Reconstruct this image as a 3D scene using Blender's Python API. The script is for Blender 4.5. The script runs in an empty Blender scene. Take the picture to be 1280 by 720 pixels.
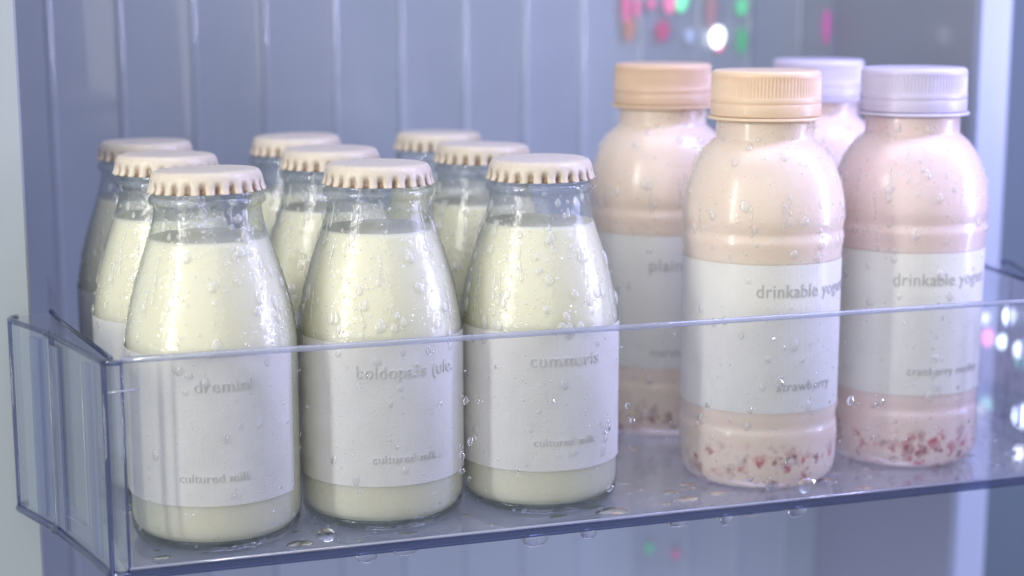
import bpy, bmesh, math, random
import numpy as np
from mathutils import Vector, Matrix
from math import sin, cos, pi, radians, sqrt, atan2, hypot

S = bpy.context.scene
COL = S.collection

# ------------------------------------------------------------------ camera
TH, PITCH = radians(18.2686), radians(9.7872)
CAM = Vector((-0.195738, -0.592948, 0.20392))
cd = bpy.data.cameras.new('camera'); cam = bpy.data.objects.new('camera', cd); COL.objects.link(cam)
cam.location = CAM; cam.rotation_euler = (pi/2 - PITCH, 0, -TH)
cd.sensor_width = 36; cd.lens = 36*2018.08/1280
cd.clip_start = .01; cd.clip_end = 20
cd.dof.use_dof = True; cd.dof.focus_distance = .635; cd.dof.aperture_fstop = 5.4
S.camera = cam

# ------------------------------------------------------------------ world, view
w = bpy.data.worlds.new('World'); S.world = w; w.use_nodes = True
w.node_tree.nodes['Background'].inputs[0].default_value = (.68, .70, .755, 1)
w.node_tree.nodes['Background'].inputs[1].default_value = .34
S.view_settings.view_transform = 'Standard'; S.view_settings.look = 'None'
S.view_settings.exposure = .04; S.view_settings.gamma = 1
S.render.engine = 'CYCLES'
S.cycles.use_denoising = True
S.cycles.max_bounces = 14; S.cycles.transparent_max_bounces = 40
S.cycles.transmission_bounces = 10; S.cycles.glossy_bounces = 6
S.cycles.caustics_reflective = False; S.cycles.caustics_refractive = False
S.cycles.sample_clamp_indirect = 6

# ------------------------------------------------------------------ lamps
def area(name, loc, target, sx, sy, power, color):
    l = bpy.data.lights.new(name, 'AREA'); l.shape = 'RECTANGLE'; l.size = sx; l.size_y = sy
    l.energy = power; l.color = color
    o = bpy.data.objects.new(name, l); COL.objects.link(o); o.location = loc
    o.rotation_euler = (Vector(target) - Vector(loc)).to_track_quat('-Z', 'Y').to_euler()
    return o
area('strip_lamp_white', (-.78, -.30, .30), (.0, .05, .08), .050, .75, 3.7, (1.0, .985, .93))
area('strip_lamp_violet', (.66, -.14, .26), (.05, .05, .08), .026, .65, 3.6, (.56, .56, 1.0))
area('top_lamp', (-.05, -.12, .75), (.03, .06, .0), .55, .30, 1.5, (.93, .96, 1.0))
area('front_fill', (-.9, -1.5, .65), (.0, .05, .06), 2.2, 1.5, 16.0, (1.0, .97, .88))  # soft fill added out of view to brighten the labels
area('upper_wall_lamp', (.42, -.12, .60), (.30, .36, .22), .25, .12, 3.3, (.46, .48, 1.0))
area('added_rib_streak_light', (.75, -.25, .175), (.10, .36, .18), .02, .085, .75, (.82, .80, 1.0))  # added unseen lamp that draws bright streaks on the wall ribs
area('under_lamp', (.10, .05, -.55), (.10, .36, -.10), .5, .2, 2.4, (.60, .62, 1.0))

# ------------------------------------------------------------------ node helpers
class NT:
    def __init__(s, name):
        s.m = bpy.data.materials.new(name); s.m.use_nodes = True
        s.t = s.m.node_tree; s.t.nodes.clear()
        s.out = s.n('ShaderNodeOutputMaterial')
    def n(s, typ, **kw):
        nd = s.t.nodes.new(typ)
        for k, v in kw.items():
            if k.startswith('i_'): nd.inputs[k[2:].replace('_', ' ')].default_value = v
            else: setattr(nd, k, v)
        return nd
    def l(s, a, b): s.t.links.new(a, b)
    def math(s, op, a, b=None, clamp=False):
        nd = s.n('ShaderNodeMath', operation=op); nd.use_clamp = clamp
        for i, v in enumerate((a, b)):
            if v is None: continue
            if isinstance(v, (int, float)): nd.inputs[i].default_value = v
            else: s.l(v, nd.inputs[i])
        return nd.outputs[0]
    def ramp(s, f, pts):
        nd = s.n('ShaderNodeValToRGB'); e = nd.color_ramp.elements
        while len(e) < len(pts): e.new(.5)
        for el, (p, c) in zip(e, pts): el.position = p; el.color = c if len(c) == 4 else (*c, 1)
        s.l(f, nd.inputs[0]); return nd.outputs[0]
    def noise(s, scale, detail=3, rough=.5, vec=None, dist=0):
        nd = s.n('ShaderNodeTexNoise'); nd.inputs['Scale'].default_value = scale
        nd.inputs['Detail'].default_value = detail; nd.inputs['Roughness'].default_value = rough
        nd.inputs['Distortion'].default_value = dist
        s.l(vec if vec is not None else s.co(), nd.inputs['Vector']); return nd.outputs[0]
    def co(s):
        if not hasattr(s, '_co'): s._co = s.n('ShaderNodeTexCoord').outputs['Object']
        return s._co
    def bump(s, h, strength, dist, normal=None):
        nd = s.n('ShaderNodeBump'); nd.inputs['Strength'].default_value = strength
        nd.inputs['Distance'].default_value = dist; s.l(h, nd.inputs['Height'])
        if normal is not None: s.l(normal, nd.inputs['Normal'])
        return nd.outputs[0]
    def mix(s, f, a, b):
        nd = s.n('ShaderNodeMixShader')
        if isinstance(f, (int, float)): nd.inputs[0].default_value = f
        else: s.l(f, nd.inputs[0])
        s.l(a, nd.inputs[1]); s.l(b, nd.inputs[2]); return nd.outputs[0]
    def schlick(s, f0, normal=None):
        lw = s.n('ShaderNodeLayerWeight'); lw.inputs['Blend'].default_value = .5
        if normal is not None: s.l(normal, lw.inputs['Normal'])
        p = s.math('POWER', lw.outputs['Facing'], 5.0)
        return s.math('ADD', s.math('MULTIPLY', p, 1-f0), f0, clamp=True)
    def done(s, sh): s.l(sh, s.out.inputs['Surface']); return s.m

def principled(name, col, rough=.4, spec=.5, coat=0, sss=0, sssr=(.01, .007, .004), bump=None, colnoise=None, metal=0):
    t = NT(name); p = t.n('ShaderNodeBsdfPrincipled')
    p.inputs['Base Color'].default_value = (*col, 1); p.inputs['Roughness'].default_value = rough
    p.inputs['Specular IOR Level'].default_value = spec; p.inputs['Metallic'].default_value = metal
    p.inputs['Coat Weight'].default_value = coat; p.inputs['Coat Roughness'].default_value = .05
    if sss:
        p.inputs['Subsurface Weight'].default_value = sss
        p.inputs['Subsurface Radius'].default_value = sssr; p.inputs['Subsurface Scale'].default_value = 1
    if bump:
        sc, st, di = bump; t.l(t.bump(t.noise(sc, 4), st, di), p.inputs['Normal'])
    if colnoise:
        sc, c2, lo, hi = colnoise
        t.l(t.ramp(t.noise(sc, 5, .6), [(lo, col), (hi, c2)]), p.inputs['Base Color'])
    t.done(p.outputs[0]); return t.m

def wet_height(t, k=1.0):
    """height field of fine condensation: tiny beads and runny film"""
    v = t.n('ShaderNodeTexVoronoi'); v.inputs['Scale'].default_value = 560*k; v.inputs['Randomness'].default_value = 1
    t.l(t.co(), v.inputs['Vector'])
    beads = t.math('SUBTRACT', .42, v.outputs['Distance'], clamp=True)
    patch = t.ramp(t.noise(75, 3, .6), [(.42, (0, 0, 0)), (.62, (1, 1, 1))])
    beads = t.math('MULTIPLY', beads, patch)
    film = t.noise(260, 4, .6)
    return t.math('ADD', t.math('MULTIPLY', beads, 1.0), t.math('MULTIPLY', film, .55))

def clear(name, tint_face, tint_edge, fres=1.0, rough=.03, fog=0.0, bump=None, fogmask=None, fogcol=(.85, .9, .95), zfog=None, fmax=1.0):
    """clear glass or plastic sheet: see-through, tinted by the path length, with mirror-like gloss"""
    t = NT(name)
    lw = t.n('ShaderNodeLayerWeight'); lw.inputs['Blend'].default_value = .35
    tr = t.n('ShaderNodeBsdfTransparent')
    t.l(t.ramp(lw.outputs['Facing'], [(.15, tint_face), (.95, tint_edge)]), tr.inputs[0])
    gl = t.n('ShaderNodeBsdfGlossy'); gl.inputs['Roughness'].default_value = rough
    nrm = None
    if bump:
        if bump == 'wet': nrm = t.bump(wet_height(t), .9, .0008)
        else: nrm = t.bump(t.noise(bump[0], 3), bump[1], bump[2])
        t.l(nrm, gl.inputs['Normal'])
    f = t.math('MINIMUM', t.math('MULTIPLY', t.schlick(.045, nrm), fres, clamp=True), fmax)
    base = tr.outputs[0]
    if fog or fogmask:
        df = t.n('ShaderNodeBsdfDiffuse'); df.inputs[0].default_value = (*fogcol, 1)
        if fogmask == 'patch':
            fm = t.math('MULTIPLY', t.ramp(t.noise(140, 4, .65), [(.35, (.15,)*3), (.65, (1,)*3)]), fog)
        else: fm = fog
        if zfog:
            sz = t.n('ShaderNodeSeparateXYZ'); t.l(t.co(), sz.inputs[0])
            fm = t.math('MULTIPLY', fm, t.math('GREATER_THAN', sz.outputs[2], zfog))
        base = t.mix(fm, base, df.outputs[0])
    return t.done(t.mix(f, base, gl.outputs[0]))

# ------------------------------------------------------------------ materials
M = {}
def milk_material():
    t = NT('milk'); p = t.n('ShaderNodeBsdfPrincipled')
    t.l(t.ramp(t.noise(30, 2), [(.3, (.85, .83, .665)), (.7, (.86, .845, .70))]), p.inputs['Base Color'])
    p.inputs['Roughness'].default_value = .45
    p.inputs['Subsurface Weight'].default_value = .6
    p.inputs['Subsurface Radius'].default_value = (.008, .007, .004); p.inputs['Subsurface Scale'].default_value = 1
    return t.done(p.outputs[0])
M['milk'] = milk_material()
M['glass'] = clear('bottle_glass', (.982, .988, .980), (.76, .80, .74), 1.6, .055, fog=.18, bump='wet', fogmask='patch', fogcol=(.50, .58, .55), zfog=.1175, fmax=.34)
M['base_glass'] = clear('thick_base_glass', (.66, .74, .68), (.34, .42, .36), 1.4, .05, bump=(260, .6, .001))
def paper(name, col):
    t = NT(name); p = t.n('ShaderNodeBsdfPrincipled')
    t.l(t.ramp(t.noise(60, 4, .6), [(.3, tuple(c*.94 for c in col)), (.7, col)]), p.inputs['Base Color'])
    p.inputs['Roughness'].default_value = .42; p.inputs['Specular IOR Level'].default_value = .45
    t.l(t.ramp(t.noise(110, 3), [(.4, (.30,)*3), (.62, (.55,)*3)]), p.inputs['Roughness'])
    v = t.n('ShaderNodeTexVoronoi'); v.inputs['Scale'].default_value = 900; t.l(t.co(), v.inputs['Vector'])
    beads = t.math('MULTIPLY', t.math('SUBTRACT', .40, v.outputs['Distance'], clamp=True),
                   t.ramp(t.noise(38, 2), [(.46, (0,)*3), (.60, (1,)*3)]))
    h = t.math('ADD', t.math('MULTIPLY', beads, 1.3), t.math('MULTIPLY', t.noise(1500, 2), .22))
    h = t.math('ADD', h, t.math('MULTIPLY', t.noise(90, 3), .8))
    h = t.math('ADD', h, t.math('MULTIPLY', t.noise(28, 2, .4), 2.2))
    t.l(t.bump(h, .35, .0006), p.inputs['Normal'])
    return t.done(p.outputs[0])
M['paper'] = paper('white_paper', (.775, .77, .745))
M['ink'] = principled('grey_ink', (.44, .44, .45), .5)
M['emboss'] = principled('raised_pale_ink', (.61, .61, .60), .35)
def cap_metal():
    t = NT('cream_painted_tin'); p = t.n('ShaderNodeBsdfPrincipled')
    sp = t.n('ShaderNodeSeparateXYZ'); t.l(t.co(), sp.inputs[0])
    an = t.math('COSINE', t.math('MULTIPLY', t.math('ARCTAN2', sp.outputs[1], sp.outputs[0]), 24))
    gv = t.ramp(an, [(.0, (1,)*3), (.35, (0,)*3)])
    gv = t.ramp(t.math('ADD', t.math('MULTIPLY', an, .5), .5), [(.16, (1,)*3), (.52, (0,)*3)])
    worn = t.math('MULTIPLY', gv, t.ramp(t.math('MULTIPLY', t.math('SUBTRACT', sp.outputs[2], .1354), 100), [(.05, (1,)*3), (.52, (0,)*3)]))
    nz = t.ramp(t.noise(420, 4, .7), [(.38, (0,)*3), (.60, (1,)*3)])
    f = t.math('MULTIPLY', worn, t.math('ADD', t.math('MULTIPLY', nz, .7), .75), clamp=True)
    mx = t.n('ShaderNodeMix', data_type='RGBA')
    t.l(f, mx.inputs['Factor']); mx.inputs[7].default_value = (.25, .15, .09, 1)
    t.l(t.ramp(t.noise(260, 5, .65), [(.30, (.50, .39, .30)), (.40, (.68, .60, .50)), (.8, (.73, .66, .56))]), mx.inputs[6])
    t.l(mx.outputs[2], p.inputs['Base Color'])
    p.inputs['Roughness'].default_value = .34
    t.l(t.bump(t.math('ADD', t.noise(900, 3), t.math('MULTIPLY', t.noise(160, 3), .9)), .35, .0005), p.inputs['Normal'])
    return t.done(p.outputs[0])
M['cap'] = cap_metal()
def yogurt(name, col, bits):
    t = NT(name); p = t.n('ShaderNodeBsdfPrincipled')
    sep = t.n('ShaderNodeSeparateXYZ'); t.l(t.co(), sep.inputs[0])
    v = t.n('ShaderNodeTexVoronoi'); v.inputs['Scale'].default_value = 165
    nd = t.n('ShaderNodeTexNoise'); nd.inputs['Scale'].default_value = 260; t.l(t.co(), nd.inputs['Vector'])
    ad = t.n('ShaderNodeVectorMath', operation='MULTIPLY_ADD')
    t.l(nd.outputs['Color'], ad.inputs[0]); ad.inputs[1].default_value = (.010,)*3
    oi = t.n('ShaderNodeObjectInfo'); sh = t.n('ShaderNodeVectorMath', operation='ADD')
    t.l(t.co(), sh.inputs[0]); t.l(oi.outputs['Random'], sh.inputs[1]); t.l(sh.outputs[0], ad.inputs[2])
    t.l(ad.outputs[0], v.inputs['Vector'])
    spot = t.ramp(v.outputs['Distance'], [(.10, (1,)*3), (.60, (0,)*3)])
    pick = t.n('ShaderNodeSeparateColor'); t.l(v.outputs['Color'], pick.inputs[0])
    on = t.ramp(pick.outputs[0], [(.30, (0,)*3), (.42, (1,)*3)])
    zr = t.ramp(t.math('MULTIPLY', sep.outputs[2], 20), [(0.0, (.9,)*3), (.30, (1,)*3), (.44, (0,)*3)])
    cl = t.ramp(t.noise(45, 2), [(.30, (.25,)*3), (.46, (1,)*3)])
    f = t.math('MULTIPLY', t.math('MULTIPLY', spot, on), t.math('MULTIPLY', zr, cl), clamp=True)
    f = t.math('MULTIPLY', f, bits)
    mx = t.n('ShaderNodeMix', data_type='RGBA'); t.l(f, mx.inputs['Factor'])
    mx.inputs[6].default_value = (*col, 1)
    t.l(t.ramp(pick.outputs[1], [(.2, (.16, .02, .03)), (.8, (.46, .04, .10))]), mx.inputs[7])
    t.l(mx.outputs[2], p.inputs['Base Color'])
    p.inputs['Roughness'].default_value = .38; p.inputs['Coat Weight'].default_value = .55; p.inputs['Coat Roughness'].default_value = .13
    p.inputs['Subsurface Weight'].default_value = .6
    p.inputs['Subsurface Radius'].default_value = (.004, .0020, .0016); p.inputs['Subsurface Scale'].default_value = 1
    n = t.bump(wet_height(t, .9), .45, .0006)
    t.l(n, p.inputs['Normal']); t.l(n, p.inputs['Coat Normal'])
    return t.done(p.outputs[0])
M['peach_yogurt'] = yogurt('peach_yogurt', (.80, .68, .585), .95)
M['pink_yogurt'] = yogurt('pink_yogurt', (.78, .645, .625), .95)
M['peach_cap'] = principled('peach_plastic', (.82, .62, .455), .42, .5, .1, .6, (.005, .004, .003), bump=(500, .15, .0003))
M['tan_cap'] = principled('tan_plastic', (.70, .51, .37), .45, .5, .1, .6, (.005, .004, .003), bump=(500, .15, .0003))
M['white_cap'] = principled('translucent_white_plastic', (.62, .58, .74), .42, .5, .1, .6, (.005, .005, .005), bump=(500, .15, .0003))
M['panel'] = clear('clear_plastic_panel', (.988, .988, .994), (.80, .84, .94), .55, .02, fog=.045, fogmask='patch', bump=(14, .12, .002), fogcol=(.78, .80, .88))
M['end_plastic'] = clear('clear_side_plastic', (.96, .968, .985), (.84, .88, .95), 1.3, .05, fog=.07, bump=(12, .15, .002), fogcol=(.62, .70, .82))
M['floor_plastic'] = clear('clear_floor_plastic', (.965, .97, .985), (.92, .93, .97), 1.8, .05, fog=.22, bump=(45, .10, .001), fogcol=(.80, .82, .90))
M['edge'] = clear('blue_plastic_edge', (.56, .61, .78), (.24, .29, .48), 1.8, .08, fog=.16, bump=(80, .3, .001), fogcol=(.14, .18, .30))
M['band'] = clear('thick_plastic_band', (.80, .84, .94), (.62, .68, .86), 1.4, .06, fog=.12, bump=(40, .35, .002), fogcol=(.45, .50, .66))
M['pale_edge'] = clear('pale_plastic_edge', (.82, .85, .94), (.62, .67, .84), 2.2, .08, fog=.30, fogcol=(.72, .75, .88))
M['wall'] = principled('fridge_liner', (.26, .30, .335), .30, .5, .9, bump=(14, .22, .003), colnoise=(9, (.29, .33, .365), .35, .65))
M['wall_side'] = principled('fridge_side_liner', (.28, .30, .36), .35, .5, .2, bump=(18, .2, .003))
M['trim'] = principled('pale_trim', (.39, .44, .48), .35, .5, .2, bump=(25, .12, .002))
M['trim_right'] = principled('pale_blue_trim', (.34, .39, .52), .35, .5, .2, bump=(25, .12, .002))
def water_material():
    t = NT('water'); g = t.n('ShaderNodeBsdfGlass'); g.inputs['IOR'].default_value = 1.33; g.inputs['Roughness'].default_value = .0
    tr = t.n('ShaderNodeBsdfTransparent'); return t.done(t.mix(.35, g.outputs[0], tr.outputs[0]))
M['water'] = water_material()
M['drop'] = water_material(); [setattr(n.inputs[0], 'default_value', .10) for n in M['drop'].node_tree.nodes if n.type == 'MIX_SHADER']
def bead_material():
    t = NT('bead_water'); g = t.n('ShaderNodeBsdfGlossy'); g.inputs['Roughness'].default_value = .12
    fr = t.schlick(.06)
    tr = t.n('ShaderNodeBsdfTransparent'); lw = t.n('ShaderNodeLayerWeight'); lw.inputs['Blend'].default_value = .4
    t.l(t.ramp(lw.outputs['Facing'], [(.3, (1, 1, 1)), (.95, (.92, .93, .94))]), tr.inputs[0])
    df = t.n('ShaderNodeBsdfDiffuse'); df.inputs[0].default_value = (.92, .93, .94, 1)  # white share stands in for light focused inside the drop
    return t.done(t.mix(fr, t.mix(.30, tr.outputs[0], df.outputs[0]), g.outputs[0]))
M['bead'] = bead_material()
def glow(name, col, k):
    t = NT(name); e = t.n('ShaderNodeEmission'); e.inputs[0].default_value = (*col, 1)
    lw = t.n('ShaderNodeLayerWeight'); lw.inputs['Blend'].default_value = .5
    e.inputs[1].default_value = k; tr = t.n('ShaderNodeBsdfTransparent')      # clear dome glowing at its core, stands for a reflection
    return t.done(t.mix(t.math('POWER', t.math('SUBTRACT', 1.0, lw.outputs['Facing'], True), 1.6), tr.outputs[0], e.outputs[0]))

# ------------------------------------------------------------------ object helpers
def link(name, me, mat, parent=None, smooth=True, loc=None, rot=None):
    if smooth: me.polygons.foreach_set('use_smooth', [True]*len(me.polygons))
    if mat is not None and not me.materials: me.materials.append(mat)
    o = bpy.data.objects.new(name, me); COL.objects.link(o)
    if parent: o.parent = parent
    if loc: o.location = loc
    if rot: o.rotation_euler = rot
    return o
def thing(name, label, cat, loc=(0, 0, 0), rz=0, group=None):
    o = bpy.data.objects.new(name, None); COL.objects.link(o); o.empty_display_size = .02
    o.location = loc; o.rotation_euler = (0, 0, rz); tag(o, label, cat, group); return o
def tag(o, label, cat, group=None):
    o['label'] = label; o['category'] = cat
    if group: o['group'] = group
def mesh(name, v, f):
    me = bpy.data.meshes.new(name); me.from_pydata([tuple(p) for p in v], [], f); me.update(); return me
def smooth_profile(pts, sub=6):
    """Catmull-Rom through (r,z) points"""
    P = [pts[0]] + list(pts) + [pts[-1]]; out = []
    for i in range(1, len(P)-2):
        p0, p1, p2, p3 = [np.array(q, float) for q in P[i-1:i+3]]
        for k in range(sub):
            t = k/sub
            out.append(tuple(.5*((2*p1)+(-p0+p2)*t+(2*p0-5*p1+4*p2-p3)*t*t+(-p0+3*p1-3*p2+p3)*t**3)))
    out.append(tuple(pts[-1])); return [(max(r, 0), z) for r, z in out]
def lathe(name, prof, n=96, mod=None):
    v, f = [], []
    for j, (r, z) in enumerate(prof):
        for i in range(n):
            a = 2*pi*i/n; rr = r if mod is None else mod(r, z, a)
            v.append((rr*cos(a), rr*sin(a), z))
    for j in range(len(prof)-1):
        for i in range(n):
            k = (i+1) % n
            f.append((j*n+i, j*n+k, (j+1)*n+k, (j+1)*n+i))
    if prof[0][0] > 1e-6: f.append(tuple(reversed(range(n))))
    if prof[-1][0] > 1e-6: f.append(tuple((len(prof)-1)*n+i for i in range(n)))
    return mesh(name, v, f)
def box_mesh(name, lo, hi, bevel=.0, seg=2):
    bm = bmesh.new(); bmesh.ops.create_cube(bm, size=1)
    for v in bm.verts: v.co = Vector([(lo[i]+hi[i])/2 + v.co[i]*(hi[i]-lo[i]) for i in range(3)])
    if bevel: bmesh.ops.bevel(bm, geom=bm.edges[:], offset=bevel, segments=seg, affect='EDGES')
    me = bpy.data.meshes.new(name); bm.to_mesh(me); bm.free(); return me
def prism(name, plan, z0, z1, bevel=0):
    bm = bmesh.new(); vs = [bm.verts.new((x, y, z0)) for x, y in plan]
    f = bm.faces.new(vs); r = bmesh.ops.extrude_face_region(bm, geom=[f])
    for e in r['geom']:
        if isinstance(e, bmesh.types.BMVert): e.co.z = z1
    bmesh.ops.recalc_face_normals(bm, faces=bm.faces[:])
    if bevel: bmesh.ops.bevel(bm, geom=bm.edges[:], offset=bevel, segments=2, affect='EDGES')
    me = bpy.data.meshes.new(name); bm.to_mesh(me); bm.free(); return me
def wall_strip(name, path, th, z0, z1, bevel=0):
    """vertical sheet following a plan path, thickness th to its left"""
    P = [Vector(p) for p in path]; off = []
    for i, p in enumerate(P):
        d = (P[min(i+1, len(P)-1)] - P[max(i-1, 0)]).normalized(); off.append(p + Vector((-d.y, d.x))*th)
    return prism(name, [tuple(p) for p in P] + [tuple(p) for p in reversed(off)], z0, z1, bevel)
def tube(name, pts, r, n=10):
    P = [Vector(p) for p in pts]; v, f = [], []
    for i, p in enumerate(P):
        d = (P[min(i+1, len(P)-1)] - P[max(i-1, 0)]).normalized()
        a = d.orthogonal().normalized() if i == 0 else (a - d*a.dot(d)).normalized(); b = d.cross(a)
        for k in range(n): v.append(p + (a*cos(2*pi*k/n) + b*sin(2*pi*k/n))*r)
    for i in range(len(P)-1):
        for k in range(n): f.append((i*n+k, i*n+(k+1) % n, (i+1)*n+(k+1) % n, (i+1)*n+k))
    f.append(tuple(reversed(range(n)))); f.append(tuple((len(P)-1)*n+k for k in range(n)))
    return mesh(name, v, f)

# a unit dome (closed) and its use for beads of water
def dome_unit(nu=12, nv=5):
    v = [(0, 0, 1)]; f = []
    for j in range(1, nv+1):
        a = (pi/2)*j/nv
        for i in range(nu): v.append((sin(a)*cos(2*pi*i/nu), sin(a)*sin(2*pi*i/nu), cos(a)))
    for i in range(nu): f.append((0, 1+i, 1+(i+1) % nu))
    for j in range(nv-1):
        for i in range(nu):
            a = 1+j*nu+i; b = 1+j*nu+(i+1) % nu; f.append((a, a+nu, b+nu, b))
    return np.array(v), f
DU, DF = dome_unit()
BASE = tuple(reversed([1+4*12+i for i in range(12)]))
def beads_mesh(name, spots, rnd, closed=False):
    """spots: (point, normal, up, radius, height, stretch)"""
    V, F = [], []; k = 0
    for p, n, up, r, h, st in spots:
        n = Vector(n).normalized(); u = (Vector(up) - n*Vector(up).dot(n)).normalized(); s = n.cross(u)
        a1, a2, ph = rnd.uniform(0, .16), rnd.uniform(0, .10), rnd.uniform(0, 6.28)
        for q in DU:
            an = atan2(q[1], q[0]); m = 1 + a1*cos(2*an+ph) + a2*cos(3*an+2*ph)
            x, y, z = q[0]*r*m, q[1]*r*m*st, q[2]*h
            if st > 1.15 and q[1] > 0: x *= 1-.35*q[1]        # narrower above, heavy below
            c = Vector(p) + s*x + u*y + n*(z - .00002)
            V.append(c)
        F += [tuple(i+k for i in fc) for fc in (DF + [BASE] if closed else DF)]; k += len(DU)
    return mesh(name, V, F)
def lathe_point(prof, z):
    for (r0, z0), (r1, z1) in zip(prof, prof[1:]):
        if z0 <= z <= z1 and z1 > z0:
            t = (z-z0)/(z1-z0); r = r0+(r1-r0)*t; L = hypot(z1-z0, r1-r0)
            return r, (z1-z0)/L, -(r1-r0)/L
    return None
def lathe_beads(name, prof, n, zr, rnd, rmax=.0017, dens=None, rbase=0.0, face=0.0):
    spots = []
    while len(spots) < n:
        z = rnd.uniform(*zr); q = lathe_point(prof, z)
        if q is None: continue
        if dens and rnd.random() > dens(z): continue
        ang = rnd.uniform(-pi, pi) if rnd.random() < .35 else rnd.uniform(-pi*.62, pi*.62) - pi/2 + face
        r, nr, nz = q
        R = min(rmax, .00026*rnd.paretovariate(1.6))
        R *= 1
        st = rnd.uniform(.9, 1.15) if R < .0009 else rnd.uniform(1.1, 1.7)
        r += rbase
        spots.append(((r*cos(ang), r*sin(ang), z), (cos(ang)*nr, sin(ang)*nr, nz), (0, 0, 1), R, R*rnd.uniform(.35, .55), st))
    zs = (zr[0]+(zr[1]-zr[0])*.55, zr[1]-.006)
    for i in range(11):                                     # merged drops that run down the wall
        z = rnd.uniform(*zs); ang = rnd.uniform(-pi*.55, pi*.55) - pi/2 + face; a2 = ang
        for k in range(rnd.randint(5, 12)):
            q = lathe_point(prof, z)
            if q is None: break
            r, nr, nz = q; R = rnd.uniform(.00035, .0007)*(1.5 if k == 0 else 1)
            spots.append(((r*cos(a2), r*sin(a2), z), (cos(a2)*nr, sin(a2)*nr, nz), (0, 0, 1), R, R*.35, rnd.uniform(1.3, 2.6)))
            z += R*2.2; a2 += rnd.uniform(-.012, .012)
    for i in range(9):
        z = rnd.uniform(*zs) - .015; ang = rnd.uniform(-pi*.4, pi*.4) - pi/2 + face; q = lathe_point(prof, z)
        if q: spots.append(((q[0]*cos(ang), q[0]*sin(ang), z), (cos(ang)*q[1], sin(ang)*q[1], q[2]), (0, 0, 1), rnd.uniform(.0014, .0023), .0006, rnd.uniform(1.1, 1.6)))
    return beads_mesh(name, spots, rnd)

def text_mesh(name, s, size, radius, z, phi, extrude=.00012, rnd=None, squash=1.0):
    """raised lettering bent round a cylinder; phi measured from -Y towards +X, text centred there"""
    cu = bpy.data.curves.new(name, 'FONT'); cu.body = s; cu.size = size; cu.extrude = extrude
    cu.align_x = 'CENTER'; cu.align_y = 'CENTER'; cu.offset = 0; cu.space_character = 1.06; cu.resolution_u = 3
    tmp = bpy.data.objects.new(name, cu); COL.objects.link(tmp)
    dg = bpy.context.evaluated_depsgraph_get()
    me = bpy.data.meshes.new_from_object(tmp.evaluated_get(dg)); bpy.data.objects.remove(tmp)
    bm = bmesh.new(); bm.from_mesh(me)
    bmesh.ops.triangulate(bm, faces=bm.faces[:])
    for v in bm.verts:
        x, y, h = v.co; a = phi + x*squash/radius; rr = radius + h + extrude*.6
        v.co = (sin(a)*rr, -cos(a)*rr, z + y)
    bm.to_mesh(me); bm.free(); return me
def arc_mesh(name, r, z0, z1, a0, a1, th=.0002, n=72, wob=0):
    """paper wrap, angles from -Y towards +X"""
    v, f = [], []
    for i in range(n+1):
        a = a0+(a1-a0)*i/n
        for rr, z in ((r+th, z0), (r+th, z1), (r, z1), (r, z0)): v.append((sin(a)*rr, -cos(a)*rr, z))
    for i in range(n):
        for k in range(4): f.append((i*4+k, (i+1)*4+k, (i+1)*4+(k+1) % 4, i*4+(k+1) % 4))
    f.append((3, 2, 1, 0)); f.append(tuple(n*4+k for k in range(4)))
    return mesh(name, v, f)

# ------------------------------------------------------------------ the fridge interior
def structure(o): o['kind'] = 'structure'; return o
BY = .36
def ribbed_wall():
    ribs = [-.155, -.1164, -.0749, -.0341, .0078, .0479, .0881, .1266, .1646, .205, .2448, .2805, .3169]
    xs = [-.1805]; 
    for r in ribs: xs += [r-.0026, r-.0015, r-.0008, r, r+.0008, r+.0015, r+.0026]
    xs += [.3405]; dep = {0: 0, 1: .0002, 2: .0009, 3: .0015, 4: .0009, 5: .0002, 6: 0}
    v, f = [], []
    ys = [BY]
    for k, r in enumerate(ribs):
        s = 1 if k % 2 else .8
        ys += [BY - dep[i]*s for i in range(7)]
    ys += [BY]
    for x, y in zip(xs, ys): v += [(x, y, -.6), (x, y, .7)]
    for i in range(len(xs)-1): f.append((2*i, 2*i+2, 2*i+3, 2*i+1))
    return mesh('back_wall', v, f)
structure(link('back_wall', ribbed_wall(), M['wall']))
structure(link('wall_left', prism('wall_left', [(-.1845, .118), (-.1800, .118), (-.1755, .3585), (-.1815, .3585)], -.6, .7), M['wall_side'], smooth=False))
structure(link('wall_edge_left', prism('wall_edge_left', [(-.50, .108), (-.1795, .108), (-.1785, .1094), (-.1783, .1175), (-.50, .1175)], -.6, .7), M['trim'], smooth=False))
structure(link('wall_right', prism('wall_right', [(.3405, .3585), (.3445, .207), (.3500, .207), (.3460, .3585)], -.6, .7), M['wall_side'], smooth=False))
structure(link('wall_edge_right', prism('wall_edge_right', [(.3455, .2005), (.3650, .2005), (.3665, .2025), (.3665, .2065), (.3445, .2065)], -.6, .7), M['trim_right'], smooth=False))
structure(link('outer_wall', prism('outer_wall', [(.347, .42), (1.6, .42), (1.6, .43), (.347, .43)], -.8, .9), principled('dark_outer_liner', (.15, .20, .26), .4, bump=(12, .2, .004)), smooth=False))

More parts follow.
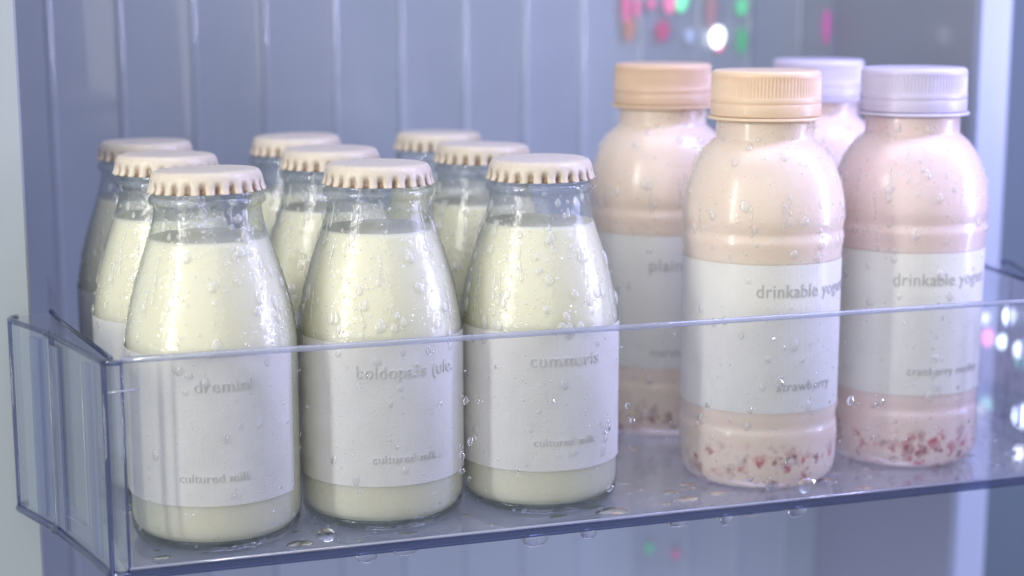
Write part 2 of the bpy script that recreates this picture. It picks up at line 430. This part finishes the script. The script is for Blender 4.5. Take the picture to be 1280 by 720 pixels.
# ------------------------------------------------------------------ the clear door bin
F0, F1 = -.006, -.0032          # front panel outer / inner face
Z1 = .0785
bin_ = thing('door_bin', 'clear bluish plastic fridge door bin holding all the milk and yogurt bottles', 'fridge bin', (0, 0, 0))
XL, XR = -.1510, .2600
link('front_panel', box_mesh('front_panel', (XL, F0, .0004), (XR, F1, Z1-.0006), .0004), M['panel'], bin_, smooth=False)
link('front_rim', tube('front_rim', [(XL, (F0+F1)/2, Z1)] + [((XL+(XR-XL)*i/12), (F0+F1)/2-.0001, Z1) for i in range(1, 13)], .0012), M['pale_edge'], bin_)
link('front_edge', box_mesh('front_edge', (-.1525, F0-.0008, -.0045), (XR+.002, F0+.0016, -.0009), .0005), M['edge'], bin_, smooth=False)
link('front_bead', tube('front_bead', [(-.151, F0-.0003, -.0001), (XR, F0-.0003, -.0001)], .0006), M['pale_edge'], bin_)
link('floor_panel', prism('floor_panel', [(-.1525, F0+.0018), (XR, F0+.0018), (.280, .06), (.300, .12), (.300, .225), (-.168, .225), (-.168, .11)], -.0040, -.0003), M['floor_plastic'], bin_, smooth=False)
def end_wall(sgn, x0):
    def P(x, y): return (x0 + sgn*x, y)
    outer = [P(0.000, F0), P(.0034, F0+.0006), P(.0062, F0+.0026), P(.0074, F0+.0062)]
    o1 = outer + [P(.0130, .022), P(.0218, .0545)]
    step = [P(.0218, .0545), P(.0238, .0560), P(.0228, .0600), P(.0246, .0625)]
    o2 = [P(.0246, .0625), P(.0350, .0890), P(.0366, .0925), P(.0360, .0962), P(.0335, .0985)]
    full = o1 + step[1:] + o2[1:]
    t = -.0013*sgn
    a = link('end_panel', wall_strip('end_panel', full, -t if sgn < 0 else -t, -.0035, Z1-.0008), M['end_plastic'], bin_, smooth=False)
    inner = [P(.0005, F1), P(.0030, .0030), P(.0160, .080), P(.0195, .1070), P(.0175, .1500), P(.0170, .2030)]
    link('inner_panel', wall_strip('inner_panel', inner[:4], .0012*sgn, .0004, Z1-.0008), M['end_plastic'], bin_, smooth=False)
    link('rear_lug', wall_strip('rear_lug', inner[3:], .0022*sgn, .0004, Z1-.001, .0006), M['end_plastic'], bin_, smooth=False)
    link('top_flange', prism('top_flange', full[2:] + [P(.0195, .1075)] + list(reversed(inner[:3])), Z1-.0022, Z1-.0008), M['end_plastic'], bin_, smooth=False)
    for path, r in ((full, .00105), ([inner[1], inner[2], inner[3]], .0009)):
        link('top_edge', tube('top_edge', [(x, y, Z1-.0006) for x, y in path], r), M['edge'], bin_)
    link('bottom_edge', tube('bottom_edge', [(x, y, -.0028) for x, y in full], .0017), M['edge'], bin_)
    for (x, y), r, m in ((outer[2], .0011, 'edge'), (outer[0], .0006, 'edge'), (full[5], .0012, 'edge'), (full[7], .0006, 'pale_edge'), (full[10], .0009, 'edge')):
        link('corner_edge', tube('corner_edge', [(x, y, -.003), (x, y, Z1-.001)], r), M[m], bin_)
    for pa, pb in ((P(.0078, .0075), P(.0104, .0150)), (P(.0190, .0445), P(.0216, .0535)), (P(.0255, .0650), P(.0285, .0725))):
        d = .0004*sgn
        link('thick_band', prism('thick_band', [(pa[0]+d, pa[1]), (pb[0]+d, pb[1]), (pb[0]+3.2*d, pb[1]), (pa[0]+3.2*d, pa[1])], .0005, Z1-.004), M['band'], bin_, smooth=False)
    # the raised inner field of the end panel
    fa, fb = P(.0125, .0240), P(.0205, .0500)
    link('raised_frame', tube('raised_frame', [(*fa, Z1-.006), (*fa, .008), (*fb, .006), (*fb, Z1-.006)], .0004), M['pale_edge'], bin_)
    if sgn < 0: link('moulded_tick', tube('moulded_tick', [(x0-.0052, F0-.0004, .0672), (x0+.0006, F0-.0010, .0676), (x0+.006, F0-.0004, .0678)], .0005), M['pale_edge'], bin_)
end_wall(-1, XL); end_wall(1, XR)
# beads of water on the outside of the front panel and over the floor
rnd = random.Random(11)
sp = []
for i in range(520):
    x = rnd.uniform(XL+.004, XR-.004); z = (rnd.random()**1.1)*(Z1-.006)+.002
    R = min(.0013, .00016*rnd.paretovariate(1.7))
    if x > .09 and rnd.random() < .5: R *= 1.5
    sp.append(((x, F0, z), (0, -1, 0), (0, 0, 1), R, R*rnd.uniform(.3, .5), rnd.uniform(.9, 1.4)))
o = link('condensation', beads_mesh('condensation', sp, rnd, True), M['water'], bin_); o['kind'] = 'stuff'
sp = []
for i in range(300):
    x = rnd.uniform(-.150, .27); y = rnd.uniform(.0, .20) if rnd.random() < .45 else rnd.uniform(-.002, .05)
    R = min(.0028, .0006*rnd.paretovariate(1.5))
    sp.append(((x, y, -.0003), (0, 0, 1), (1, .2, 0), R, min(.0006, R*.3), rnd.uniform(1.0, 1.9)))
o = link('wet_film', beads_mesh('wet_film', sp, rnd, True), M['drop'], bin_); o['kind'] = 'stuff'

# ------------------------------------------------------------------ milk bottles
RB = .0334
BODY = smooth_profile([(.0292, 0), (.0314, .0010), (.0330, .0048), (RB, .0110)], 5)[:-1] + \
       smooth_profile([(RB, .0120), (RB, .040), (RB, .074), (.0328, .0815), (.0308, .0925), (.0275, .1045), (.0240, .1150), (.0213, .1240), (.0206, .1290), (.0208, .1302)], 6)[:-1] + \
       smooth_profile([(.0208, .1302), (.0219, .1310), (.0222, .1325), (.0215, .1340), (.0205, .1346), (.0203, .1385)], 4)
def offset_profile(prof, t):
    out = []
    for i, (r, z) in enumerate(prof):
        r0, z0 = prof[max(i-1, 0)]; r1, z1 = prof[min(i+1, len(prof)-1)]; L = hypot(r1-r0, z1-z0) or 1
        out.append((max(r - (z1-z0)/L*t, 0), z + (r1-r0)/L*t))
    return out
def inner_r(z, t=.00045):
    q = lathe_point(BODY, z); return q[0]-t
def build_shared():
    sh = {}
    prof = [(0, .0015), (.024, .0012)] + BODY
    sh['glass'] = lathe('glass_body', prof[2:], 128)
    # hollow: open top and bottom caps are dropped so the sheet stays a shell
    me = sh['glass']; bm = bmesh.new(); bm.from_mesh(me)
    bmesh.ops.delete(bm, geom=[f for f in bm.faces if len(f.verts) > 4], context='FACES'); bm.to_mesh(me); bm.free()
    sh['base'] = lathe('glass_base', [(0, .0022), (.022, .0018), (.0285, .0004), (.0308, .0012), (.0322, .0034), (.0324, .0050), (.0310, .0042), (.0270, .0034), (0, .0034)], 96)
    top = .1178
    mp = smooth_profile([(0, .0038), (.0265, .0038), (.0307, .0050), (.0327, .0090), (RB-.00045, .0170)], 5)[:-1]
    z = .0170
    while z < top-.0005: mp.append((inner_r(z), z)); z += .0026
    mp += [(inner_r(top), top), (inner_r(top)-.0007, top-.0003), (.012, top-.0005), (0, top-.0005)]
    sh['milk'] = lathe('milk', mp, 96)
    N = 24
    def crimp(r, z, a):
        k = max(0, min(1, (.1412-z)/.0050)); k = k*k*(3-2*k)
        c = .5+.5*cos(N*a); c = c**.6
        return r - .0021*k*(1-c)
    cp = smooth_profile([(0, .1440), (.008, .14398), (.0172, .1437), (.0180, .1434), (.0190, .1436), (.0200, .1431), (.0208, .1420), (.0213, .1406), (.0217, .1390), (.0221, .1372), (.0228, .1356)], 4)
    cp += [(.0224, .1354), (.0212, .1368), (.0205, .1400), (.015, .1425), (0, .1427)]
    cp.reverse()
    def crimp2(r, z, a): return crimp(r, z, a)
    sh['cap'] = lathe('crown_cap', cp, 24*10, crimp2)
    sh['ring'] = lathe('cap_liner', [(.0150, .1384), (.0203, .1384), (.0207, .1388), (.0203, .1392), (.0150, .1392)], 96)
    return sh
SH = build_shared()
def dens(z): return 1 if z > .075 else .10
WET = [lathe_beads('condensation', BODY, 360, (.012, .131), random.Random(40+i), .0020, dens, RB*0) for i in range(3)]
# labels take the beads of their front a touch further out
LABEL0, LABEL1 = .0193, .0765
def wet_label(seed, r, z0, z1, n, face=0):
    rr = random.Random(seed); s = []
    for i in range(n):
        a = rr.gauss(.15, .75) + face; z = rr.uniform(z0, z1); R = min(.0017, .00020*rr.paretovariate(1.35))
        s.append(((sin(a)*r, -cos(a)*r, z), (sin(a), -cos(a), 0), (0, 0, 1), R, R*.38, rr.uniform(.9, 1.3) if R < .0009 else rr.uniform(1.0, 1.6)))
    return beads_mesh('label_beads', s, rr)

def face_angle(x, y):                       # heading that turns local -Y to the camera
    d = Vector((CAM.x-x, CAM.y-y)); return atan2(d.y, d.x) + pi/2
MG = 'short glass milk bottles with cream crown caps'
def milk_bottle(x, y, label, texts, edge=None, wet=0, spin=0, group=MG):
    cap_tilt = (radians(((wet*37) % 5 - 2)*.35), radians(((wet*53) % 7 - 3)*.3))
    rz = face_angle(x, y)
    t = thing('milk_bottle', label, 'milk bottle', (x, y, 0), rz, group)
    link('glass_body', SH['glass'], M['glass'], t)
    link('glass_base', SH['base'], M['base_glass'], t)
    link('milk', SH['milk'], M['milk'], t)
    piv = Vector((0, 0, .139)); from_piv = piv - Matrix.Rotation(cap_tilt[1], 3, 'Y') @ Matrix.Rotation(cap_tilt[0], 3, 'X') @ piv
    c = link('crown_cap', SH['cap'], M['cap'], t, rot=(cap_tilt[0], cap_tilt[1], spin), loc=from_piv)
    link('cap_liner', SH['ring'], M['base_glass'], c)
    a0, a1 = (-pi*.93, radians(62)) if edge else (-pi*.88, pi*.80)
    lb = link('paper_label', arc_mesh('paper_label', RB+.00012, LABEL0, LABEL1, a0, a1, .00018), M['paper'], t, smooth=False)
    for s, size, z, phi, sq in texts:
        link('lettering', text_mesh('lettering', s, size, RB+.0003, z, radians(phi), .00022, squash=sq), M['emboss'], lb)
    o = link('condensation', WET[wet % 3], M['bead'], t); o['kind'] = 'stuff'
    if wet < 3:
        o = link('label_condensation', wet_label(70+wet, RB+.0003, LABEL0+.002, LABEL1-.001, 55), M['bead'], t); o['kind'] = 'stuff'
    return t
CM = ('cultured milk', .0048, .0303, 17, 1.0)
milk_bottle(-.1132, .0312, 'milk bottle at the front left corner of the bin, label edge showing', [('cultured milk', .0048, .0302, -1, 1.0), ('dreminl', .0068, .0655, 6, 1.0)], True, 0, .05)
milk_bottle(-.0446, .0358, 'middle milk bottle of the front row, a long raised word on its label', [('cultured milk', .0048, .0302, 16.5, 1.0), ('boldopa3s (ule.', .0072, .0650, 20, .92)], None, 1, .17)
milk_bottle(.0237, .0358, 'glass milk bottle at the right end of the front row beside the yogurt bottles', [('cultured milk', .0048, .0313, 19.5, 1.0), ('cummuris', .0074, .0650, 20, 1.0)], None, 2, .21)
milk_bottle(-.1201, .1023, 'second row milk bottle partly hidden behind the front left corner bottle', [CM], None, 3, .3)
milk_bottle(-.0485, .1086, 'second row milk bottle between the front left and front middle bottles', [CM], None, 4, .1)
milk_bottle(.0222, .1095, 'second row milk bottle between the front middle bottle and the front right one', [CM], None, 5, .02)
milk_bottle(-.1219, .1754, 'blurred shaded milk bottle in the back left corner, farthest left of the back row', [CM], None, 6, .12)
milk_bottle(-.0496, .1854, 'blurred milk bottle in the middle of the back row, mostly hidden', [CM], None, 7, .23)
milk_bottle(.0227, .1846, 'blurred milk bottle at the right end of the back row, little but its cap showing', [CM], None, 8, .2)

# ------------------------------------------------------------------ yogurt bottles
YB = smooth_profile([(.0255, 0), (.0300, .0008), (.0335, .0050), (.0345, .0110), (.0346, .0190), (.0345, .0245), (.0340, .0268), (.0339, .0285), (.0341, .0310), (.0342, .0345)], 4)[:-1] + \
     smooth_profile([(.0342, .0345), (.0342, .066), (.0341, .0950), (.0342, .0990), (.0346, .1030), (.0350, .1070), (.0347, .1095), (.0346, .1110), (.0349, .1130), (.0352, .1165), (.0347, .1230), (.0331, .1305), (.0302, .1380), (.0262, .1445), (.0228, .1478), (.0213, .1492), (.0210, .1510), (.0210, .1570)], 4)
def y_shared():
    sh = {}
    sh['body'] = lathe('bottle_body', [(0, .0010)] + YB + [(0, .1572)], 128)
    def ribs(r, z, a):
        if .1672 < z < .1758 and r > .0225: return r - .00045*(.5+.5*cos(96*a))
        return r
    cp = [(0, .1594), (.0228, .1591)] + smooth_profile([(.0234, .1591), (.0237, .1598), (.0237, .1640), (.0234, .1645), (.0237, .1650), (.0236, .1668)], 2)[:-1] + \
         [(.0236, .1668), (.0235, .1671), (.0235, .1676), (.0235, .1700), (.0235, .1730), (.0234, .1752), (.0234, .1760)] + \
         smooth_profile([(.0234, .1762), (.0232, .1772), (.0225, .1781), (.0212, .1785), (.0180, .1783), (0, .1781)], 4)
    sh['cap'] = lathe('screw_cap', cp, 96*5, ribs)
    sh['flange'] = lathe('neck_flange', smooth_profile([(.0205, .1572), (.0244, .1575), (.0248, .1581), (.0244, .1587), (.0205, .1590)], 4), 96)
    return sh
YS = y_shared()
def ydens(z): return 1 if z > .1 else (.5 if z < .034 else .0)
YW = [lathe_beads('condensation', YB, 270, (.004, .156), random.Random(90+i), .0018, ydens, 0, .35) for i in range(2)]
YG = 'plastic yogurt drink bottles at the right of the bin'
def yogurt_bottle(x, y, label, mat, capmat, texts, wet, spin):
    rz = face_angle(x, y)
    t = thing('yogurt_bottle', label, 'yogurt bottle', (x, y, 0), rz, YG)
    link('bottle_body', YS['body'].copy(), mat, t)
    link('screw_cap', YS['cap'].copy(), capmat, t, rot=(0, 0, spin))
    link('neck_flange', YS['flange'].copy(), capmat, t)
    lb = link('paper_label', arc_mesh('paper_label', .0343, .0348, .0985, -pi*.9, pi*.85, .0002), M['paper'], t, smooth=False)
    for s, size, z, phi, sq in texts:
        link('lettering', text_mesh('lettering', s, size, .0346, z, radians(phi), .00006, squash=sq), M['ink'], lb)
    o = link('condensation', YW[wet % 2], M['bead'], t); o['kind'] = 'stuff'
    if wet < 2:
        o = link('label_condensation', wet_label(170+wet, .0345, .037, .097, 60, .3), M['bead'], t); o['kind'] = 'stuff'
yogurt_bottle(.1278, .0378, 'peach-capped bottle of pink drinkable yogurt standing in front, strawberry on its label', M['peach_yogurt'], M['peach_cap'],
              [('drinkable yogurt', .0080, .0872, 39, .90), ('strawberry', .0060, .0463, 36, 1.0)], 0, 0)
yogurt_bottle(.2062, .0465, 'pink drinkable yogurt bottle with a lavender white cap, rightmost in the bin', M['pink_yogurt'], M['white_cap'],
              [('drinkable yogurt', .0080, .0867, 33, .90), ('cranberry medley', .0052, .0457, 36, 1.0)], 1, .1)
yogurt_bottle(.1206, .1322, 'tan-capped yogurt bottle labelled plain, behind the front peach-capped one', M['peach_yogurt'], M['tan_cap'],
              [('plain yogurt', .0082, .0845, 26, 1.0), ('marabell', .0056, .0425, 10, 1.0)], 2, .2)
yogurt_bottle(.2217, .1627, 'blurred lavender-capped yogurt bottle hidden behind the two nearest yogurts', M['pink_yogurt'], M['white_cap'],
              [('drinkable yogurt', .0080, .0867, 33, .90)], 3, .3)

# ------------------------------------------------------------------ countable large drops
def px_point(px, py, axis, val):            # only used once, to read where a drop of the photograph stands
    x = (px-640)/2018.08; yy = -(py-360)/2018.08
    X, Y, Z = x, cos(PITCH)+yy*sin(PITCH), -sin(PITCH)+yy*cos(PITCH)
    d = (X*cos(TH)+Y*sin(TH), -X*sin(TH)+Y*cos(TH), Z); k = (val-CAM[axis])/d[axis]
    return Vector([CAM[i]+k*d[i] for i in range(3)])
def hanging(x, rx, h, label):
    v, f = [], []; nu, nv = 24, 10
    for j in range(nv+1):
        a = (pi/2)*j/nv
        for i in range(nu):
            b = 2*pi*i/nu; v.append((cos(a)*cos(b)*rx, cos(a)*sin(b)*min(.0022, rx*.8), -sin(a)*h))
    for j in range(nv):
        for i in range(nu): f.append((j*nu+i, (j+1)*nu+i, (j+1)*nu+(i+1) % nu, j*nu+(i+1) % nu))
    f.append(tuple(range(nu)))
    o = link('water_drop', mesh('water_drop', v, f), M['drop'], loc=(x, F0+.0012, -.00452))
    tag(o, label, 'water drop', 'drops hanging under the front edge of the bin')
for px, py, rx, h, lab in (
        (459, 699, .0038, .0024, 'small hanging drop below the middle front milk bottle, nearest the left'),
        (507, 689, .0042, .0016, 'flat hanging drop below the right side of the middle front milk bottle'),
        (670, 675, .0048, .0030, 'widest drop hanging under the bin edge below the right front milk bottle'),
        (737, 665, .0032, .0024, 'round hanging drop below the right flank of the right front milk bottle'),
        (848, 655, .0040, .0018, 'drop hanging under the bin edge just left of the strawberry yogurt bottle'),
        (909, 643, .0028, .0028, 'pointed narrow drop hanging under the bin edge below the strawberry yogurt bottle'),
        (943, 640, .0030, .0010, 'tiny flat hanging drop between a pointed drop and a wide one'),
        (997, 636, .0044, .0026, 'wide hanging drop below the right side of the strawberry yogurt bottle')):
    hanging(px_point(px, py, 1, F0).x, rx*1.2, h*1.6, lab)
def panel_drop(px, py, r, st, label):
    p = px_point(px, py, 1, F0); rr = random.Random(int(px))
    me = beads_mesh('water_drop', [((0, 0, 0), (0, -1, 0), (0, 0, 1), r, r*.5, st)], rr, True)
    o = link('water_drop', me, M['drop'], loc=(p.x, F0-.00005, p.z)); tag(o, label, 'water drop', 'large drops on the clear front panel')
panel_drop(408, 669, .0034, .95, 'large clear drop low on the front panel between the left and middle milk bottles')
panel_drop(1008, 606, .0046, .75, 'large curved drop on the front panel at the foot of the strawberry yogurt bottle')
panel_drop(762, 610, .0016, 1.0, 'round drop on the panel at the lower right of the right front milk bottle')
panel_drop(588, 552, .0014, 1.2, 'small bright drop on the front panel between the middle and right milk bottles')
panel_drop(1063, 501, .0018, 1.1, 'round drop on the front panel just right of the strawberry yogurt label')
def floor_drop(px, py, r, st, label):
    p = px_point(px, py, 2, -.0003); rr = random.Random(int(px))
    me = beads_mesh('water_drop', [((0, 0, 0), (0, 0, 1), (1, .2, 0), r, .0011, st)], rr, True)
    o = link('water_drop', me, M['drop'], loc=(p.x, p.y, -.0002)); tag(o, label, 'water drop', 'flat drops lying on the bin floor')
floor_drop(766, 640, .0055, 1.3, 'flat puddle on the bin floor beside the right front milk bottle')
floor_drop(857, 625, .0042, 1.4, 'flat drop on the bin floor left of the strawberry yogurt bottle')
floor_drop(375, 681, .0042, 1.3, 'flat drop on the bin floor beside the left front milk bottle')

# ------------------------------------------------------------------ coloured reflections, added as glowing glare spots
def glare(px, py, r, col, k, label, plane=1, val=None, sx=1.0):  # glowing dome standing for a blurred reflection, no bulb there
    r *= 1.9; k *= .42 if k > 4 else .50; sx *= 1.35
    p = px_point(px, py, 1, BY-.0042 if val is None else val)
    t = thing('glare_spot', label, 'glare spot', (p.x, p.y, p.z), 0, 'small coloured reflections in the fridge')
    me = beads_mesh('glare_dome', [((0, 0, 0), (0, -1, 0), (0, 0, 1), r, r*.75, 1.0)], random.Random(3)); me.transform(Matrix.Diagonal((1, 1, sx, 1)))
    link('glare_dome', me, glow('glow', col, k), t)
    link('glare_backing', lathe('glare_backing', [(r*.35, 0), (r*.35, .0010), (r*.2, .0012)], 16), M['wall'], t, rot=(-pi/2, 0, 0))  # made-up backing, no fixture behind the reflection
PK, GR, WH, OR = (1, .32, .66), (.25, 1, .60), (.85, .88, 1), (1, .58, .58)
glare(784, 6, .0020, PK, 1.6, 'pink glare spot leftmost of those at the top of the back wall', sx=2.4)
glare(797, 9, .0014, PK, 1.8, 'small pink spot right beside the leftmost one at the top of the back wall', sx=1.8)
glare(815, 4, .0017, PK, 1.8, 'pink spot touching the top of the picture, right of the first wall rib')
glare(838, 5, .0026, PK, 2.2, 'bright pink spot at the top edge next to the green one')
glare(852, 1, .0028, GR, 3.0, 'bright green spot cut by the top edge of the picture')
glare(788, 36, .0024, OR, 1.1, 'dim orange pink spot above the tan yogurt cap, left side', sx=1.4)
glare(829, 38, .0030, PK, 1.1, 'dim rose spot above the middle of the tan yogurt cap')
glare(863, 45, .0020, (.5, .6, 1), 2.0, 'small pale blue spot left of the brightest white reflection')
glare(897, 46, .0028, WH, 14.0, 'brightest white reflection above the strawberry yogurt cap')
glare(900, 58, .0014, (1, .15, .35), 3.0, 'tiny red spot just under the brightest white reflection')
glare(890, 14, .0024, (.9, .6, .8), 1.0, 'faint pinkish streak above the brightest white reflection', sx=2.2)
glare(928, 8, .0025, GR, 1.6, 'green spot at the top, right of the white reflection')
glare(928, 50, .0022, GR, 1.0, 'faint green spot right of the brightest white reflection', sx=1.6)
glare(1034, 33, .0013, (.95, .2, .75), 1.4, 'thin magenta streak at the right corner of the back wall', sx=3.5)
glare(812, 686, .0015, GR, .9, 'faint green spot low on the wall under the bin')
glare(845, 693, .0015, PK, .9, 'faint pink spot low on the wall under the bin, beside the green one')
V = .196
glare(1262, 395, .0022, WH, 30, 'white glow just under the rim at the right end of the bin', val=V)
glare(1232, 398, .0016, WH, 6, 'small pale spot left of the white glow under the right rim', val=V)
glare(1235, 422, .0022, PK, 7, 'pink spot right of the rightmost yogurt label', val=V)
glare(1253, 427, .0018, (.7, .9, 1), 20, 'icy blue spot next to the pink one at the right end', val=V)
glare(1275, 437, .0022, WH, 40, 'white spot above a green one by the right border', val=V)
glare(1278, 452, .0022, GR, 9, 'green spot by the right border of the picture', val=V)
glare(1276, 520, .0030, WH, 40, 'large white reflection low at the right border', val=V)
glare(1274, 567, .0020, WH, 30, 'white reflection nearest the lower right corner of the bin', val=V)
glare(1233, 508, .0024, (.5, .85, .9), 3, 'dim teal spot right of the rightmost yogurt bottle', val=V)
